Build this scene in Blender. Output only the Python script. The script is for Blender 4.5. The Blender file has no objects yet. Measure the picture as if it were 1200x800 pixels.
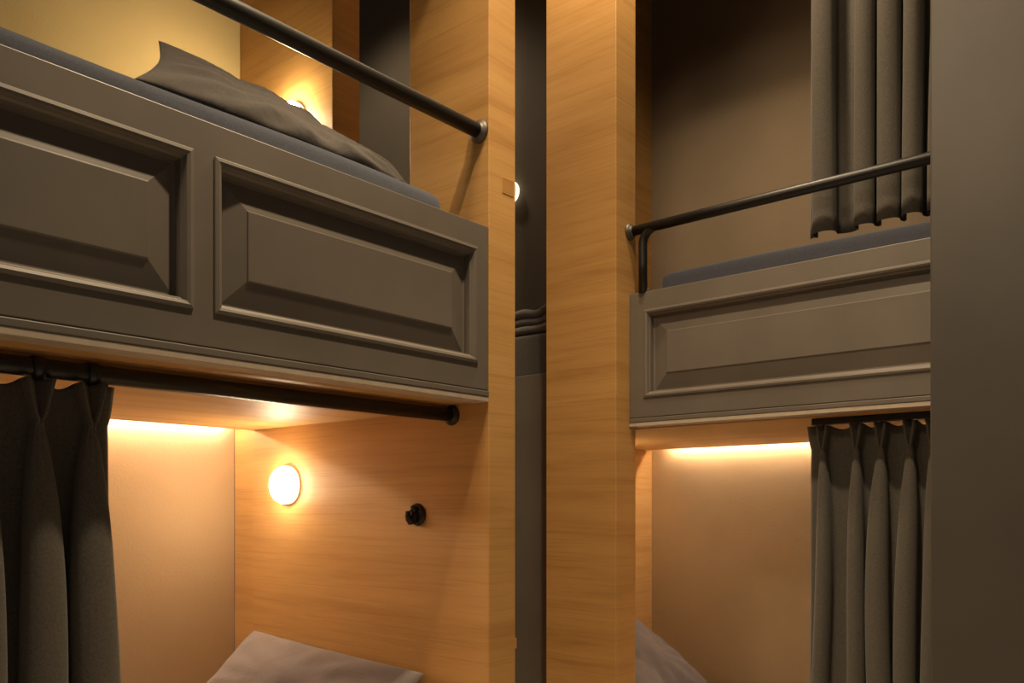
import bpy, bmesh, math, random
from mathutils import Vector, noise

S = bpy.context.scene
C = S.collection
random.seed(7)

# ------------------------------------------------------------------ materials
def new_mat(name):
    m = bpy.data.materials.new(name); m.use_nodes = True
    nt = m.node_tree
    return m, nt, nt.nodes['Principled BSDF']

def ramp(nt, stops):
    r = nt.nodes.new('ShaderNodeValToRGB')
    cr = r.color_ramp
    while len(cr.elements) < len(stops): cr.elements.new(0.5)
    for e, (p, c) in zip(cr.elements, stops):
        e.position = p; e.color = (*c, 1)
    return r

def coords(nt, scale):
    tc = nt.nodes.new('ShaderNodeTexCoord'); mp = nt.nodes.new('ShaderNodeMapping')
    mp.inputs['Scale'].default_value = scale
    nt.links.new(tc.outputs['Object'], mp.inputs['Vector'])
    return mp

def noise_tex(nt, mp, scale=1.0, detail=4, rough=.55, dist=0.0):
    n = nt.nodes.new('ShaderNodeTexNoise')
    n.inputs['Scale'].default_value = scale; n.inputs['Detail'].default_value = detail
    n.inputs['Roughness'].default_value = rough; n.inputs['Distortion'].default_value = dist
    nt.links.new(mp.outputs['Vector'], n.inputs['Vector'])
    return n

def bump(nt, b, src, strength, dist=.002):
    bp = nt.nodes.new('ShaderNodeBump')
    bp.inputs['Strength'].default_value = strength; bp.inputs['Distance'].default_value = dist
    nt.links.new(src, bp.inputs['Height']); nt.links.new(bp.outputs['Normal'], b.inputs['Normal'])

def wood(name, along, tint=(1, 1, 1)):
    """oak laminate; 'along' = scale of the broad figure, large value across the grain"""
    m, nt, b = new_mat(name)
    a = noise_tex(nt, coords(nt, [v * .9 for v in along]), 1.0, 5, .6, .35)
    f = noise_tex(nt, coords(nt, [v * (2.2 if v < 5 else 12) for v in along]), 1.0, 6, .65)
    t = lambda c: tuple(x * y for x, y in zip(c, tint))
    r1 = ramp(nt, [(.25, t((.43, .222, .064))), (.45, t((.54, .298, .098))), (.6, t((.58, .328, .112))), (.8, t((.63, .37, .137)))])
    nt.links.new(a.outputs['Fac'], r1.inputs['Fac'])
    r2 = ramp(nt, [(.32, (.82, .79, .74)), (.5, (1, 1, 1)), (.75, (1.0, 1.0, 1.0))])
    nt.links.new(f.outputs['Fac'], r2.inputs['Fac'])
    mx = nt.nodes.new('ShaderNodeMix'); mx.data_type = 'RGBA'; mx.blend_type = 'MULTIPLY'
    mx.inputs['Factor'].default_value = .8
    nt.links.new(r1.outputs['Color'], mx.inputs['A']); nt.links.new(r2.outputs['Color'], mx.inputs['B'])
    nt.links.new(mx.outputs['Result'], b.inputs['Base Color'])
    b.inputs['Roughness'].default_value = .52
    b.inputs['Specular IOR Level'].default_value = .35
    bump(nt, b, f.outputs['Fac'], .12, .001)
    return m

def paint(name, c, rough=.42, var=.10, spec=.4):
    m, nt, b = new_mat(name)
    n = noise_tex(nt, coords(nt, (4, 4, 4)), 1.0, 3)
    r = ramp(nt, [(.3, tuple(x * (1 - var) for x in c)), (.7, tuple(x * (1 + var) for x in c))])
    nt.links.new(n.outputs['Fac'], r.inputs['Fac']); nt.links.new(r.outputs['Color'], b.inputs['Base Color'])
    b.inputs['Roughness'].default_value = rough; b.inputs['Specular IOR Level'].default_value = spec
    fn = noise_tex(nt, coords(nt, (160, 160, 160)), 1.0, 2)
    bump(nt, b, fn.outputs['Fac'], .05, .001)
    return m

def plaster(name, c):
    m, nt, b = new_mat(name)
    n = noise_tex(nt, coords(nt, (3, 3, 3)), 1.0, 4)
    r = ramp(nt, [(.3, tuple(x * .94 for x in c)), (.7, tuple(x * 1.05 for x in c))])
    nt.links.new(n.outputs['Fac'], r.inputs['Fac']); nt.links.new(r.outputs['Color'], b.inputs['Base Color'])
    b.inputs['Roughness'].default_value = .9; b.inputs['Specular IOR Level'].default_value = .15
    fn = noise_tex(nt, coords(nt, (95, 95, 95)), 1.0, 4, .7)
    bump(nt, b, fn.outputs["Fac"], .32, .003)
    return m

def fabric(name, c, bscale=300, var=.18, sheen=.15, wr=0):
    m, nt, b = new_mat(name)
    n = noise_tex(nt, coords(nt, (bscale, bscale, bscale)), 1.0, 2)
    r = ramp(nt, [(.3, tuple(x * (1 - var) for x in c)), (.7, tuple(x * (1 + var) for x in c))])
    nt.links.new(n.outputs['Fac'], r.inputs['Fac']); nt.links.new(r.outputs['Color'], b.inputs['Base Color'])
    b.inputs['Roughness'].default_value = .9; b.inputs['Specular IOR Level'].default_value = .12
    b.inputs['Sheen Weight'].default_value = sheen; b.inputs['Sheen Roughness'].default_value = .5
    if wr:
        w = noise_tex(nt, coords(nt, (9, 9, 9)), 1.0, 3, .5, .6)
        bump(nt, b, w.outputs['Fac'], wr, .03)
    else:
        bump(nt, b, n.outputs['Fac'], .15, .001)
    return m

def plain(name, c, rough=.4, metal=0.0, emit=None, strength=0):
    m, nt, b = new_mat(name)
    n = noise_tex(nt, coords(nt, (30, 30, 30)), 1.0, 2)
    r = ramp(nt, [(.3, tuple(x * .93 for x in c)), (.7, tuple(min(1, x * 1.07) for x in c))])
    nt.links.new(n.outputs['Fac'], r.inputs['Fac']); nt.links.new(r.outputs['Color'], b.inputs['Base Color'])
    b.inputs['Roughness'].default_value = rough; b.inputs['Metallic'].default_value = metal
    if emit:
        b.inputs['Emission Color'].default_value = (*emit, 1); b.inputs['Emission Strength'].default_value = strength
    return m

M = dict(
    oak=wood('oak_upright', (1.3, 1.3, 15)),
    oak_flat=wood('oak_soffit', (1.3, 15, 15)),
    oak_flat_y=wood('oak_soffit_cross', (15, 1.3, 15)),
    oak_dark=wood('oak_patch', (1.3, 1.3, 15), (.80, .74, .66)),
    grey=paint('grey_satin_paint', (.150, .129, .108)),
    greywall=paint('grey_wall_paint', (.088, .076, .066), .42, .08),
    darkwall=paint('dark_grey_wall_paint', (.125, .108, .086), .6, .06),
    plaster=plaster('tan_plaster', (.54, .405, .245)),
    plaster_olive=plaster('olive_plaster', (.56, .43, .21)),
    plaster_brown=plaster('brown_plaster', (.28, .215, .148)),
    curtain=fabric('charcoal_curtain', (.105, .094, .080), 260),
    sheet=fabric('blue_grey_sheet', (.090, .098, .125), 300, .12, .15, .12),
    pillow_dark=fabric('dark_pillowcase', (.090, .080, .072), 300, .12, .15, .35),
    pillow_light=fabric('lavender_grey_pillowcase', (.235, .20, .19), 300, .06, .15, .25),
    pillow_light_shaded=fabric('lavender_grey_pillowcase_shaded', (.165, .140, .133), 300, .06, .15, .25),  # same lavender-grey case, its colour darkened for the shade behind the post
    blanket=fabric('grey_blanket', (.15, .145, .145), 200, .15, .2),
    mattress_dark=fabric('dark_mattress_cover', (.10, .096, .088), 300, .12),
    pale=plain('pale_edging', (.50, .42, .33), .45),
    sheet_light=fabric('light_grey_sheet', (.42, .37, .34), 300, .06),
    black=plain('black_rail_paint', (.006, .0055, .005), .42),
    bronze=plain('dark_bronze', (.03, .022, .016), .35, .4),
    steel=plain('brushed_flange', (.13, .115, .10), .5, .6),
    white=plain('white_plastic', (.8, .78, .74), .4),
    lamp=plain('lit_diffuser', (.9, .85, .75), .4, 0, (1, .78, .52), 66),
    lamp_up=plain('lit_diffuser_dimmer', (.9, .85, .75), .4, 0, (1, .79, .48), 165),
    lamp_post=plain('lit_diffuser_behind_post', (.9, .85, .75), .4, 0, (1, .76, .48), 46),
    lamp_rim=plain('lamp_rim', (.8, .78, .72), .4, 0, (1, .82, .58), 1.6),
    lamp_far=plain('lit_diffuser_far', (.9, .85, .75), .4, 0, (1, .74, .44), .9),
    led=plain('led_tape', (.9, .85, .75), .4, 0, (1, .83, .64), 125),
    floor=paint('pale_floor', (.60, .54, .45), .5, .06),
    ceiling=paint('ceiling_paint', (.22, .20, .17), .8, .05, .1),
)

# ------------------------------------------------------------------ helpers
def link(name, me, mat, parent=None, smooth=False, bevel=0, segs=2, loc=None):
    o = bpy.data.objects.new(name, me)
    if mat: me.materials.append(mat)
    C.objects.link(o)
    if parent is not None:
        o.parent = parent
        w = world_loc(parent)
        me.transform(__import__('mathutils').Matrix.Translation(-w))
    elif loc is not None:
        me.transform(__import__('mathutils').Matrix.Translation(-Vector(loc)))
        o.location = loc
    if smooth:
        for p in me.polygons: p.use_smooth = True
    if bevel:
        b = o.modifiers.new('bevel', 'BEVEL'); b.width = bevel; b.segments = segs
        b.limit_method = 'ANGLE'; b.angle_limit = math.radians(35)
        b.harden_normals = False
    return o

def world_loc(o):
    v = Vector(o.location)
    while o.parent:
        o = o.parent; v = v + Vector(o.location)
    return v

def to_mesh(bm, name):
    bmesh.ops.recalc_face_normals(bm, faces=bm.faces)
    me = bpy.data.meshes.new(name); bm.to_mesh(me); bm.free(); return me

def box_bm(bm, x0, x1, y0, y1, z0, z1):
    v = [bm.verts.new((x, y, z)) for x in (x0, x1) for y in (y0, y1) for z in (z0, z1)]
    for f in ((0, 1, 3, 2), (4, 6, 7, 5), (0, 4, 5, 1), (2, 3, 7, 6), (0, 2, 6, 4), (1, 5, 7, 3)):
        bm.faces.new([v[i] for i in f])

def boxes(name, lst, mat, parent=None, bevel=0, loc=None, segs=2, smooth=False):
    bm = bmesh.new()
    for b in lst: box_bm(bm, *b)
    return link(name, to_mesh(bm, name), mat, parent, smooth, bevel, segs, loc)

def slab(name, us, vs, holes, mp, t0, t1, mat, parent=None, bevel=0):
    """flat board of grid cells with rectangular holes; mp(u, v, t) -> world"""
    bm = bmesh.new(); V = {}
    def vert(i, j, k):
        if (i, j, k) not in V: V[i, j, k] = bm.verts.new(mp(us[i], vs[j], (t0, t1)[k]))
        return V[i, j, k]
    cells = {(i, j) for i in range(len(us) - 1) for j in range(len(vs) - 1)} - set(holes)
    for (i, j) in cells:
        for k in (0, 1):
            bm.faces.new([vert(i, j, k), vert(i + 1, j, k), vert(i + 1, j + 1, k), vert(i, j + 1, k)])
        for (di, dj, a, b) in ((-1, 0, (i, j), (i, j + 1)), (1, 0, (i + 1, j), (i + 1, j + 1)), (0, -1, (i, j), (i + 1, j)), (0, 1, (i, j + 1), (i + 1, j + 1))):
            if (i + di, j + dj) not in cells:
                bm.faces.new([vert(*a, 0), vert(*b, 0), vert(*b, 1), vert(*a, 1)])
    return link(name, to_mesh(bm, name), mat, parent, False, bevel)

def tube(name, pts, r, mat, parent=None, n=20, loc=None, caps=True):
    bm = bmesh.new(); rings = []
    pts = [Vector(p) for p in pts]
    up = None
    for i, p in enumerate(pts):
        d = (pts[min(i + 1, len(pts) - 1)] - pts[max(i - 1, 0)]).normalized()
        if up is None:
            up = Vector((0, 0, 1)) if abs(d.z) < .9 else Vector((1, 0, 0))
        a = d.cross(up).normalized(); b = a.cross(d).normalized(); up = b
        rr = r[i] if isinstance(r, (list, tuple)) else r
        rings.append([bm.verts.new(p + (a * math.cos(2 * math.pi * k / n) + b * math.sin(2 * math.pi * k / n)) * rr) for k in range(n)])
    for A, B in zip(rings, rings[1:]):
        for k in range(n): bm.faces.new([A[k], A[(k + 1) % n], B[(k + 1) % n], B[k]])
    if caps:
        bm.faces.new(rings[0]); bm.faces.new(rings[-1])
    return link(name, to_mesh(bm, name), mat, parent, True, 0, 2, loc)

def lathe(name, prof, centre, axis, mat, parent=None, n=40, loc=None, smooth=True):
    """prof: (radius, height along axis)"""
    bm = bmesh.new(); ax = Vector(axis).normalized(); c = Vector(centre)
    u = ax.orthogonal().normalized(); w = ax.cross(u); rings = []
    for (r, h) in prof:
        if r < 1e-6: rings.append([bm.verts.new(c + ax * h)])
        else: rings.append([bm.verts.new(c + ax * h + (u * math.cos(2 * math.pi * k / n) + w * math.sin(2 * math.pi * k / n)) * r) for k in range(n)])
    for A, B in zip(rings, rings[1:]):
        for k in range(n):
            a0, a1 = A[k % len(A)], A[(k + 1) % len(A)]; b0, b1 = B[k % len(B)], B[(k + 1) % len(B)]
            f = []
            for q in (a0, a1, b1, b0):
                if q not in f: f.append(q)
            if len(f) > 2: bm.faces.new(f)
    o = link(name, to_mesh(bm, name), mat, parent, smooth, 0, 2, loc)
    return o

def thing(name, label, cat, loc, group=None):
    o = bpy.data.objects.new(name, None); C.objects.link(o); o.location = loc
    o.empty_display_size = .1
    return tag(o, label, cat, group)

def tag(o, label, cat, group=None):
    o['label'] = label; o['category'] = cat
    if group: o['group'] = group
    return o

def structure(o):
    o['kind'] = 'structure'; return o

# ------------------------------------------------------------------ the room shell
structure(boxes('floor', [(-1.6, 3.7, -2.2, 4.2, -.05, 0)], M['floor']))
structure(boxes('ceiling', [(-1.6, 3.7, -2.2, 4.2, 3.5, 3.55)], M['ceiling']))
structure(boxes('wall_left', [(-1.6, 1.602, 2.63, 2.75, 0, 1.46)], M['plaster']))
structure(boxes('wall_left_upper', [(-1.6, 1.602, 2.575, 2.75, 1.46, 3.5)], M['plaster_olive']))
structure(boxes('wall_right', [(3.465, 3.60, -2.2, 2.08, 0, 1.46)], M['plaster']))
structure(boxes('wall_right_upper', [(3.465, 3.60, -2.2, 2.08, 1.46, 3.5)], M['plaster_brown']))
structure(boxes('wall_front', [(2.0, 2.33, -2.2, .499, 0, 3.5)], M['greywall'], bevel=.004))
structure(boxes('wall_back', [(2.62, 2.66, 1.79, 4.2, 0, 3.5)], M['darkwall']))

structure(boxes('light_block_1', [(1.696, 1.93, 1.47, 1.60, 2.72, 3.5)], M['ceiling']))  # unseen beam added to keep a downlight off the left rear panel edge

# ------------------------------------------------------------------ bunk parts
Z0, Z1 = 1.275, 1.706            # front boards
OZ0, OZ1 = 1.362, 1.638          # moulded openings
MOULD = [(-.007, -.001), (-.007, .004), (.000, .0055), (.006, .003), (.009, -.004), (.013, -.008), (.014, -.025), (.020, -.026), (.0695, -.0135), (.0712, -.011)]

def raised_panel(a, b, mp, parent):
    bm = bmesh.new(); L = []
    for ins, dep in MOULD:
        L.append([bm.verts.new(mp(u, v, dep)) for u, v in ((a + ins, OZ0 + ins), (b - ins, OZ0 + ins), (b - ins, OZ1 - ins), (a + ins, OZ1 - ins))])
    for A, B in zip(L, L[1:]):
        for k in range(4): bm.faces.new([A[k], A[(k + 1) % 4], B[(k + 1) % 4], B[k]])
    bm.faces.new(L[-1])
    # back face so that the panel is a solid board
    back = [bm.verts.new(mp(u, v, -.036)) for u, v in ((a - .0, OZ0), (b, OZ0), (b, OZ1), (a, OZ1))]
    bm.faces.new(back)
    for k in range(4): bm.faces.new([L[0][k], L[0][(k + 1) % 4], back[(k + 1) % 4], back[k]])
    return link('raised_panel', to_mesh(bm, 'raised_panel'), M['grey'], parent, False, .0008, 2)

def front_board(u0, u1, openings, mp, parent):
    """mp(u, z, towards the viewer) -> world"""
    us = [u0]
    for a, b in openings: us += [a, b]
    us.append(u1)
    holes = [(2 * k + 1, 1) for k in range(len(openings))]
    fb = slab('front_board', us, [Z0 + .016, OZ0, OZ1, Z1], holes, mp, -.05, 0, M['grey'], parent, .002)
    for a, b in openings: raised_panel(a, b, mp, fb)
    slab('base_moulding', [u0, u1], [Z0, Z0 + .0145], [], mp, -.055, .0025, M['grey'], fb, .002)
    slab('edge_strip', [u0, u1], [1.2625, Z0 - .0002], [], mp, -.055, .001, M['pale'], fb, .001)
    return fb

def flange(c, axis, r, mat, parent):
    return lathe('flange', [(0, 0), (r, 0), (r, .004), (r * .86, .010), (r * .62, .013), (r * .60, .018), (0, .018)], c, axis, mat, parent, 32)

# ---- left bunk ----------------------------------------------------
XL, YL = 1.59, 1.43
lb = thing('bunk_bed', 'oak and grey bunk bed on the left, two raised panels on its board', 'bunk bed', (.4, 2.0, 0), 'built-in bunk beds')
mpl = lambda u, v, t: (u, YL - t, v)
front_board(-.74, XL - .002, [(-.679, .023), (.079, .781), (.837, 1.539)], mpl, lb)
ep = slab('end_panel', [YL, 1.725, 2.066, 2.495, 2.575], [0, 1.62, 3.0, 3.5], [(1, 1), (3, 0)], lambda u, v, t: (XL + t, u, v), 0, .104, M['oak'], lb, .0025)
boxes('end_panel_return', [(XL + .014, XL + .104, 2.495, 2.629, 0, 1.459)], M['oak'], ep)
boxes('end_panel', [(-.85, -.742, YL, 2.575, 0, 3.49)], M['oak'], lb, .0025)
pm = boxes('wood_patch', [(1.640, 1.686, YL - .0012, YL + .01, 1.806, 1.851)], M['oak_dark'], ep, .002)
boxes('edge_stop', [(1.690, 1.7045, 1.434, 1.452, .622, .650)], M['oak'], ep, .001)
dk = boxes('bed_deck', [(-.74, XL - .001, YL + .056, 1.585, 1.2645, 1.30), (-.74, XL - .001, 1.585, 2.497, 1.252, 1.30), (-.74, XL - .001, 1.485, 2.43, 1.30, 1.50), (-.74, XL - .001, 2.43, 2.572, 1.462, 1.50), (-.74, XL - .001, 2.43, 2.628, 1.44, 1.459)], M['oak_flat'], lb)
boxes('lower_deck', [(-.74, XL - .001, 1.47, 2.61, .06, .14)], M['oak_flat'], lb)
gr = tube('guard_rail', [(-.735, 1.462, 1.957), (1.589, 1.462, 1.957)], .0185, M['black'], lb, 24)
flange((XL, 1.462, 1.957), (-1, 0, 0), .030, M['steel'], gr)

boxes('shade_board', [(-.74, XL - .001, YL, YL + .05, 2.62, 3.49)], M['grey'], lb, .002)  # unseen board added to shade the upper left bunk from the downlights

# ---- right bunk ---------------------------------------------------
XR, YR = 2.402, 1.53
rb = thing('bunk_bed', 'bunk bed on the right with wide oak post and grey board under a guard rail', 'bunk bed', (2.9, .9, 0), 'built-in bunk beds')
mpr = lambda u, v, t: (XR - t, u, v)
front_board(-.90, YR - .002, [(-.45, .46), (.52, 1.464)], mpr, rb)
boxes('post', [(2.324, 2.444, YR, 1.821, 0, 3.5)], M['oak'], rb, .0025)
boxes('end_panel', [(2.665, 3.60, 2.08, 2.16, 0, 3.5)], M['oak'], rb, .0025)
boxes('bed_deck', [(XR + .056, 3.425, -.9, 1.529, 1.258, 1.30), (2.448, 3.425, 1.529, 1.788, 1.258, 1.30), (2.663, 3.425, 1.788, 2.079, 1.258, 1.30), (2.46, 3.35, -.9, 1.50, 1.30, 1.50), (2.67, 3.35, 1.50, 2.079, 1.30, 1.50), (3.35, 3.463, -.9, 2.079, 1.44, 1.50)], M['oak_flat_y'], rb)
boxes('lower_deck', [(2.672, 3.44, -.9, 2.07, .03, .069)], M['oak_flat_y'], rb)
rr = tube('guard_rail', [(2.406, YR, 1.916), (2.406, 1.2, 1.916), (2.406, -.85, 1.916)], .0165, M['black'], rb, 24)
flange((2.406, YR, 1.916), (0, -1, 0), .028, M['steel'], rr)
arc = [(2.406, 1.36, 1.914), (2.406, 1.395, 1.912)]
arc = [(2.406, 1.478 - .05 + .05 * math.sin(a), 1.916 - .05 + .05 * math.cos(a) - .002) for a in [k * math.pi / 16 for k in range(9)]]
tube('stanchion', [(2.406, 1.40, 1.914)] + arc + [(2.406, 1.478, 1.80), (2.406, 1.478, Z1 - .001)], .0145, M['black'], rr, 20)
lathe('foot_collar', [(0, 0), (.019, 0), (.019, .006), (.016, .012), (0, .012)], (2.42, 1.478, Z1), (0, 0, 1), M['steel'], rr, 24)

# ---- bunk seen through the gap ------------------------------------
gb = thing('bunk_bed', 'dark grey bunk in the shadowy gap between the two oak posts', 'bunk bed', (2.5, 2.6, 0), 'built-in bunk beds')
boxes('base_board', [(2.42, 2.45, 1.825, 3.9, 0, 1.484)], M['grey'], gb, .003)
boxes('bed_deck', [(2.452, 2.618, 1.825, 3.9, 1.38, 1.476)], M['grey'], gb)

# ------------------------------------------------------------------ mattresses
def mattress(x0, x1, y0, y1, z0, z1, mat, label, seed, r=.035):
    bm = bmesh.new(); box_bm(bm, x0, x1, y0, y1, z0, z1)
    bmesh.ops.bevel(bm, geom=bm.edges[:], offset=r, segments=5, profile=.6, affect='EDGES')
    for _ in range(5):
        ed = [e for e in bm.edges if e.calc_length() > .09]
        if not ed: break
        bmesh.ops.subdivide_edges(bm, edges=ed, cuts=1, use_grid_fill=True)
    for v in bm.verts:
        n = noise.noise(Vector((v.co.x * 2.5 + seed, v.co.y * 2.5, v.co.z * 2)))
        v.co.z += (n * .006 if v.co.z > z0 + .06 else 0)
    o = link('mattress', to_mesh(bm, 'mattress'), mat, None, True, 0, 2, ((x0 + x1) / 2, (y0 + y1) / 2, z0))
    return tag(o, label, 'mattress', 'bunk mattresses')

mattress(-.70, 1.487, 1.483, 2.52, 1.502, 1.773, M['sheet'], 'blue-grey covered mattress on the upper left bunk under the dark pillow', 3)
mattress(2.456, 3.40, -.88, 1.447, 1.502, 1.776, M['sheet'], 'blue-grey covered mattress on the upper right bunk below the hanging curtain', 9)
mattress(-.70, 1.55, 1.63, 2.60, .142, .305, M['sheet_light'], 'mattress in the lower left bunk under the lavender-grey pillow', 5)
mattress(2.672, 3.43, -.88, 2.07, .072, .215, M['sheet_light'], 'mattress in the lower right bunk under the half-hidden pillow', 6)
mattress(2.455, 2.617, 1.83, 3.85, 1.4765, 1.645, M['mattress_dark'], 'dark mattress seen through the gap between the oak posts', 8, .02)

# folded blanket in the gap
def blanket():
    bm = bmesh.new()
    prof = []
    layers, t, z = 3, .034, 1.648
    for k in range(layers):
        w0, w1 = 2.458 + .006 * (k % 2), 2.612
        n = 8
        bot = z + k * t
        for q in range(n + 1):
            a = -math.pi / 2 + math.pi * q / n
            prof.append((w0 + .016 - .016 * math.cos(a), bot + t / 2 + t / 2 * .97 * math.sin(a)))
    prof.append((2.612, z + layers * t)); prof.append((2.612, z))
    ys = [1.84 + .42 * i / 24 for i in range(25)]
    rings = []
    for y in ys:
        e = .012 * math.sin(y * 21) + .008 * math.sin(y * 47)
        rings.append([bm.verts.new((x, y, zz + (e * (zz - z) / .11 if zz > z + .01 else 0))) for x, zz in prof])
    m = len(prof)
    for A, B in zip(rings, rings[1:]):
        for k in range(m): bm.faces.new([A[k], A[(k + 1) % m], B[(k + 1) % m], B[k]])
    bm.faces.new(rings[0]); bm.faces.new(rings[-1])
    o = link('blanket', to_mesh(bm, 'blanket'), M['blanket'], None, True, 0, 2, (2.53, 2.05, 1.648))
    tag(o, 'folded grey blanket on the dark mattress in the gap between the oak posts', 'blanket')
blanket()

# ------------------------------------------------------------------ pillows
def pillow(TL, TR, BR, BL, thick, mat, label, zmin, seed, nudge=(0, 0, 0), conc=.05):
    """corner points in order seen from the front; the bulge follows the patch normal"""
    TL, TR, BR, BL = map(Vector, (TL, TR, BR, BL))
    nrm = (TR - TL).cross(TL - BL).normalized()
    N = 44; bm = bmesh.new(); G = [[[None] * (N + 1) for _ in range(N + 1)] for _ in (0, 1)]
    for s in (0, 1):
        for i in range(N + 1):
            for j in range(N + 1):
                u = math.sin((i / N - .5) * math.pi); v = math.sin((j / N - .5) * math.pi)
                if s == 1 and (i in (0, N) or j in (0, N)):
                    G[1][i][j] = G[0][i][j]; continue
                uu = u * (1 - conc * (1 - v * v) * abs(u)); vv = v * (1 - conc * 1.2 * (1 - u * u) * abs(v))
                a, b = (uu + 1) / 2, (vv + 1) / 2
                p = BL.lerp(BR, a).lerp(TL.lerp(TR, a), b)
                h = ((1 - u ** 2) * (1 - v ** 2)) ** .42
                # creases running in from the corners and along the seams
                ang = math.atan2(v, u)
                edge = max(abs(u), abs(v))
                cr = .010 * math.sin(ang * 13 + seed) * edge ** 3 * (1 - edge) * 6
                cr += .012 * noise.noise(Vector((u * 2.2 + seed, v * 2.2, seed)))
                cr += .006 * noise.noise(Vector((u * 6 + seed, v * 3, 3 + seed)))
                d = thick * h + cr * h
                p = p + nrm * d * (1 if s == 0 else -1)
                p += Vector(nudge)
                if p.z < zmin: p.z = zmin + (p.z - zmin) * .02
                G[s][i][j] = bm.verts.new(p)
    for s in (0, 1):
        for i in range(N):
            for j in range(N):
                f = [G[s][i][j], G[s][i + 1][j], G[s][i + 1][j + 1], G[s][i][j + 1]]
                try: bm.faces.new(f)
                except ValueError: pass
    c = (TL + TR + BR + BL) / 4
    o = link('pillow', to_mesh(bm, 'pillow'), mat, None, True, 0, 2, (c.x, c.y, zmin))
    o['kind_of_fill'] = 'soft'
    del o['kind_of_fill']
    return tag(o, label, 'pillow', 'bed pillows')

pillow((.905, 1.79, 2.020), (1.515, 1.65, 1.845), (1.40, 1.55, 1.78), (.755, 1.585, 1.812), .044, M['pillow_dark'],
       'dark charcoal-brown pillow on the upper left mattress with one peaked corner', 1.782, 1.3, conc=.065)
pillow((1.50, 2.345, .605), (1.545, 1.62, .555), (1.30, 1.60, .32), (1.24, 2.38, .34), .085, M['pillow_light'],
       'lavender-grey pillow leaning on the oak panel below the round lit lamp', .313, 2.1)
pillow((2.70, 2.02, .50), (3.22, 2.03, .50), (3.22, 1.65, .245), (2.70, 1.65, .245), .06, M['pillow_light_shaded'],
       'lavender-grey pillow in the lower right bunk half hidden behind the oak post', .222, 4.4)

# ------------------------------------------------------------------ curtains
def curtain(axis, plane, sign, pleats, z_top, z_pinch, z_bot, ends, hw_top, hw_low, D, label, name_loc, seed=0, grow=.32, spread=0.0, carrier=None):
    """axis: 'X' or 'Y' runs along the rod; folds stand out towards sign along the other axis.
    pleats: positions along the rod in rising order; ends: (u0, u1)"""
    rnd = random.Random(seed)
    root = thing('curtain', label, 'curtain', name_loc, 'charcoal pinch-pleat curtains')
    def P(u, d, z): return (u, plane + sign * d, z) if axis == 'X' else (plane + sign * d, u, z)
    zs = [z_top - (z_top - z_pinch) * k / 8 for k in range(9)]
    zz = z_pinch
    for k in range(1, 40): zs.append(z_pinch - (z_pinch - z_bot) * (k / 39) ** 1.35)
    wob = [(rnd.uniform(-1, 1), rnd.uniform(-1, 1), rnd.uniform(.8, 1.2)) for _ in pleats]
    mid = (ends[0] + ends[1]) / 2
    rows = []
    for z in zs:
        low = max(0, (z_pinch - z) / max(.01, z_pinch - z_bot))
        up = max(0, (z - z_pinch) / (z_top - z_pinch))
        row = []
        g = 1 - math.exp(-(z_pinch - z) / grow * 2.2) if z < z_pinch else 0
        def place(u): return mid + (u - mid) * (1 + spread * low)
        n = len(pleats)
        for k, u in enumerate(pleats):
            wu, wd, ws = wob[k]
            uc = place(u) + .008 * wu * math.sin(low * 5 + wd * 3)
            if z >= z_pinch: hw = .0035 + (hw_top - .0035) * up ** .8
            else: hw = .0035 + (hw_low * ws - .0035) * g
            depth = D * (.55 + .45 * g) if z < z_pinch else D * (.55 + .1 * up)
            depth *= (1 + .12 * wd * low)
            # valley to the left of this pleat
            left = place(ends[0]) - .010 * up ** .6 if k == 0 else None
            if k == 0:
                span = uc - hw - left
                for q in range(4):
                    t = q / 4; row.append(P(left + span * t * .96, depth * .30 * math.sin(t * 2.4) * (1 - t), z))
            # fold: back of left side, front, back of right side
            pinch_in = .25 + .75 * min(1, (abs(z - z_pinch) / .02))
            row.append(P(uc - hw * .86, 0, z)); row.append(P(uc - hw * .92, depth * .35, z))
            for q in range(21):
                s = -1 + q / 10
                if z >= z_pinch:
                    dd = depth * (1 - .85 * (1 - abs(s)) ** .8 * up ** .7)
                else:
                    dd = depth * (.45 + .55 * math.sqrt(max(0, 1 - s * s))) - depth * .25 * (1 - abs(s)) * (1 - g) * .6
                near = math.exp(-((z - z_pinch) / .05) ** 2) if z < z_pinch else 1
                dd += (.0015 + .004 * near) * math.exp(-((abs(s) - .88) / .14) ** 2)
                row.append(P(uc + hw * s, dd, z))
            row.append(P(uc + hw * .92, depth * .35, z)); row.append(P(uc + hw * .86, 0, z))
            # valley to the right
            if k < n - 1:
                wu2, wd2, ws2 = wob[k + 1]
                un = place(pleats[k + 1]) + .008 * wu2 * math.sin(low * 5 + wd2 * 3)
                if z >= z_pinch: hn = .0035 + (hw_top - .0035) * up ** .8
                else: hn = .0035 + (hw_low * ws2 - .0035) * g
                a, b = uc + hw * .86, un - hn * .86
                for q in range(1, 6):
                    t = q / 6; row.append(P(a + (b - a) * t, -.012 * math.sin(t * math.pi), z - (.012 * math.sin(t * math.pi) * up ** 3 if z > z_pinch else 0)))
            else:
                right = place(ends[1]) + .012 * up ** .6; a = uc + hw * .86
                for q in range(1, 5):
                    t = q / 4; row.append(P(a + (right - a) * t, depth * .30 * math.sin((1 - t) * 2.4) * t, z))
        rows.append(row)
    bm = bmesh.new()
    VR = [[bm.verts.new(p) for p in r] for r in rows]
    for A, B in zip(VR, VR[1:]):
        for k in range(len(A) - 1): bm.faces.new([A[k], A[k + 1], B[k + 1], B[k]])
    o = link('cloth', to_mesh(bm, 'cloth'), M['curtain'], root, True)
    sm = o.modifiers.new('thickness', 'SOLIDIFY'); sm.thickness = .0022
    if carrier:
        for u in pleats: carrier(u, root)
    return root

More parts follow.
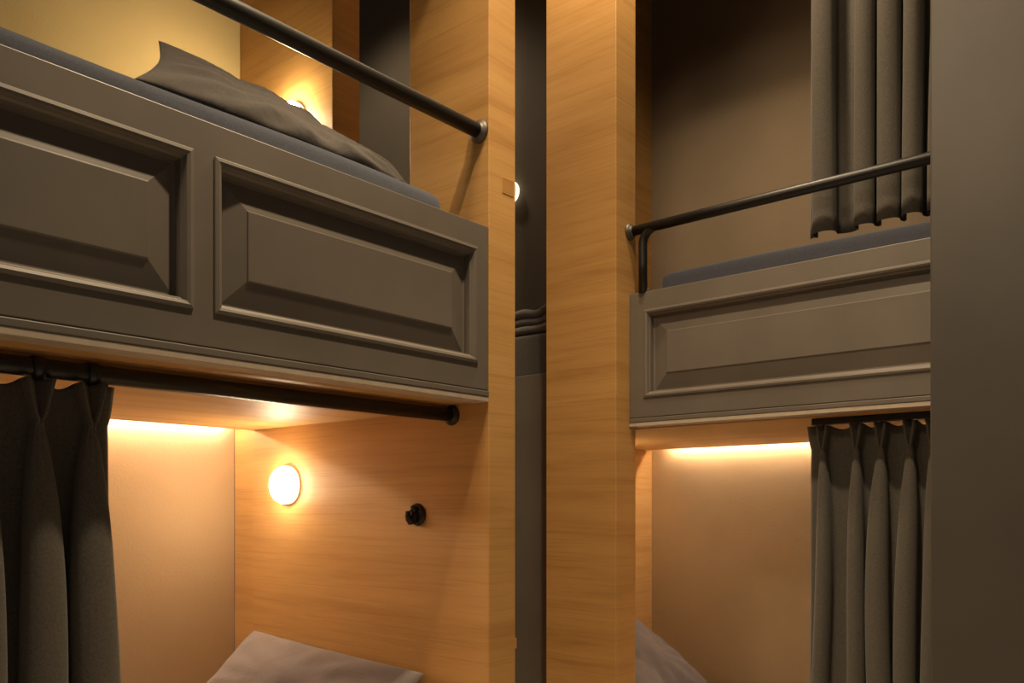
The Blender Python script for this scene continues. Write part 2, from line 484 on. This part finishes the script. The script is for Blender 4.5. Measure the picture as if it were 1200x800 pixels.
def ring_on_rod(u, root):
    tube('curtain_ring', [(u - .010, 1.56, 1.237), (u - .009, 1.56, 1.237), (u + .009, 1.56, 1.237), (u + .010, 1.56, 1.237)], [.0178, .0205, .0205, .0178], M['black'], root, 24, None, False)

curtain('X', 1.575, -1, [.205, .297, .389, .481, .573, .664], 1.218, 1.146, .16, (.16, .698), .022, .036, .058,
        'charcoal curtain on the left, its two pinch pleats hanging from the lower black rod', (.43, 1.575, .16), 3, .32, .03, ring_on_rod)

def glider(u, root):
    boxes('glider', [(2.492, 2.508, u - .005, u + .005, 1.226, 1.2376)], M['black'], root, .001)

curtain('Y', 2.505, -1, [.40, .47, .545, .615, .676, .748, .812, .912], 1.2355, 1.166, .10, (.36, .952), .015, .026, .055,
        'charcoal curtain with a row of pinch pleats below the right front board', (2.505, .65, .10), 11, .30, .02, glider)

curtain('Y', 2.53, -1, [.44, .52, .59, .668, .732, .797, .912], 3.20, 3.12, 1.806, (.40, .958), .0125, .030, .048,
        'charcoal curtain hanging behind the guard rail above the upper right mattress', (2.53, .68, 1.806), 5, .30, .02, None)

# ------------------------------------------------------------------ rods and tracks
cr = thing('curtain_rod', 'black curtain rod under the left front board', 'curtain rod', (XL, 1.56, 1.237))
tube('rod', [(-.735, 1.56, 1.237), (XL - .001, 1.56, 1.237)], .0170, M['black'], cr, 24)
flange((XL - .0005, 1.56, 1.237), (-1, 0, 0), .027, M['bronze'], cr)
tr = boxes('curtain_track', [(2.487, 2.513, -.85, .947, 1.238, 1.2578)], M['black'], None, .003, (2.5, .3, 1.247))
tag(tr, 'slim black curtain track under the right front board', 'curtain track')
tr2 = tube('curtain_rod', [(2.53, -.85, 3.225), (2.53, 1.529, 3.225)], .016, M['black'], None, 20, (2.53, .3, 3.225))
tag(tr2, 'black curtain rod high above the upper right mattress', 'curtain rod')

# ------------------------------------------------------------------ lamps and hook
def wall_lamp(c, axis, r, mat, label):
    t = thing('wall_lamp', label, 'wall lamp', c, 'round wall lamps')
    lathe('lamp_base', [(0, 0), (r * 1.0, 0), (r * 1.02, .004), (r * 1.02, .0155), (0, .0155)], c, axis, M['lamp_rim'], t, 48)
    prof = [(r * .97, .0157)] + [(r * .99 * math.cos(a) ** .8, .018 + .034 * math.sin(a)) for a in [k * math.pi / 2 / 12 for k in range(13)]]
    prof[-1] = (0, prof[-1][1])
    lathe('diffuser', prof, c, axis, mat, t, 48)
    return t
wall_lamp((XL, 2.292, 1.065), (-1, 0, 0), .060, M['lamp'], 'round glowing lamp on the oak panel in the lower left bunk')
wall_lamp((XL, 2.262, 2.215), (-1, 0, 0), .060, M['lamp_up'], 'lit lamp mostly hidden behind the dark pillow on the upper left bunk')
wall_lamp((2.86, 2.08, 1.065), (0, -1, 0), .060, M['lamp_post'], 'lamp behind the wide oak post in the lower right bunk, only its glow seen')
wall_lamp((2.62, 2.236, 2.276), (-1, 0, 0), .046, M['lamp_far'], 'sliver of a lit lamp in the gap beside the left oak panel edge')

hk = thing('coat_hook', 'small black round coat hook on the oak panel of the lower left bunk', 'coat hook', (XL - .0006, 1.690, .975))
lathe('back_plate', [(0, 0), (.030, 0), (.031, .004), (.027, .009), (.018, .011), (0, .011)], (XL - .0006, 1.690, .975), (-1, 0, 0), M['bronze'], hk, 36)
hp = [(XL - .0155, 1.690, .981), (XL - .0175, 1.690, .968), (XL - .022, 1.690, .957), (XL - .030, 1.690, .956), (XL - .036, 1.690, .963), (XL - .039, 1.690, .974), (XL - .039, 1.690, .985)]
tube('hook', hp, [.011, .011, .011, .010, .009, .008, .006], M['bronze'], hk, 16)
lathe('knob', [(0, -.010), (.009, -.006), (.012, 0), (.009, .007), (0, .010)], (XL - .018, 1.690, .990), (-1, 0, 0), M['bronze'], hk, 24)

# LED tapes lying in the slots at the back of both soffits
def led(loc, b, label):
    o = boxes('led_strip', [b], M['led'], None, 0, loc)
    return tag(o, label, 'led strip', 'soffit led strips')
led((.4, 2.613, 1.285), (-.70, 1.56, 2.608, 2.618, 1.285, 1.290), 'warm light strip above the back of the lower left bunk, only its glow seen')
led((3.448, .6, 1.285), (3.443, 3.453, -.80, 1.97, 1.285, 1.290), 'warm light strip above the back of the lower right bunk, only its glow seen')

# ------------------------------------------------------------------ downlights and added fill lights
def spot(name, loc, target, watts, angle, blend, radius, col):
    l = bpy.data.lights.new(name, 'SPOT'); l.energy = watts; l.spot_size = math.radians(angle); l.spot_blend = blend
    l.shadow_soft_size = radius; l.color = col
    o = bpy.data.objects.new(name, l); C.objects.link(o); o.location = loc
    o.rotation_euler = (Vector(target) - Vector(loc)).to_track_quat('-Z', 'Y').to_euler()
    return o
WARM = (1, .76, .48)
spot('downlight_or_fill', (1.28, .74, 3.44), (1.30, 1.0, 0), 240, 96, 1.0, .05, WARM)
spot('downlight_or_fill', (1.95, 1.25, 3.44), (2.05, 1.2, 0), 112, 150, .5, .10, WARM)
spot('downlight_or_fill', (-1.4, 1.12, 3.40), (2.4, .85, 1.4), 125, 60, .9, .22, WARM)  # added fill from out of view, aimed at the right curtains
spot('downlight_or_fill', (2.1, 2.9, 3.44), (2.15, 2.9, 0), 26, 130, .7, .08, WARM)  # added fill that lifts the dark gap and the panel opening

w = bpy.data.worlds.new('World'); S.world = w; w.use_nodes = True
w.node_tree.nodes['Background'].inputs['Color'].default_value = (1, .9, .78, 1)
w.node_tree.nodes['Background'].inputs['Strength'].default_value = .075

# ------------------------------------------------------------------ camera
F, HOR = 987.0, 592.0
yaw = math.atan2(840, F)
cam = bpy.data.cameras.new('Camera'); co = bpy.data.objects.new('Camera', cam); C.objects.link(co)
cam.sensor_fit = 'HORIZONTAL'; cam.sensor_width = 36; cam.lens = 36 * F / 1200
cam.shift_y = (HOR - 400) / 1200
co.location = (0, 0, 1.0)
co.rotation_euler = (math.pi / 2, 0, yaw - math.pi / 2)
cam.clip_start = .02
S.camera = co

S.view_settings.view_transform = 'Standard'
S.view_settings.look = 'None'
S.view_settings.exposure = 0.0
S.view_settings.gamma = 1.0
S.view_settings.use_curve_mapping = False
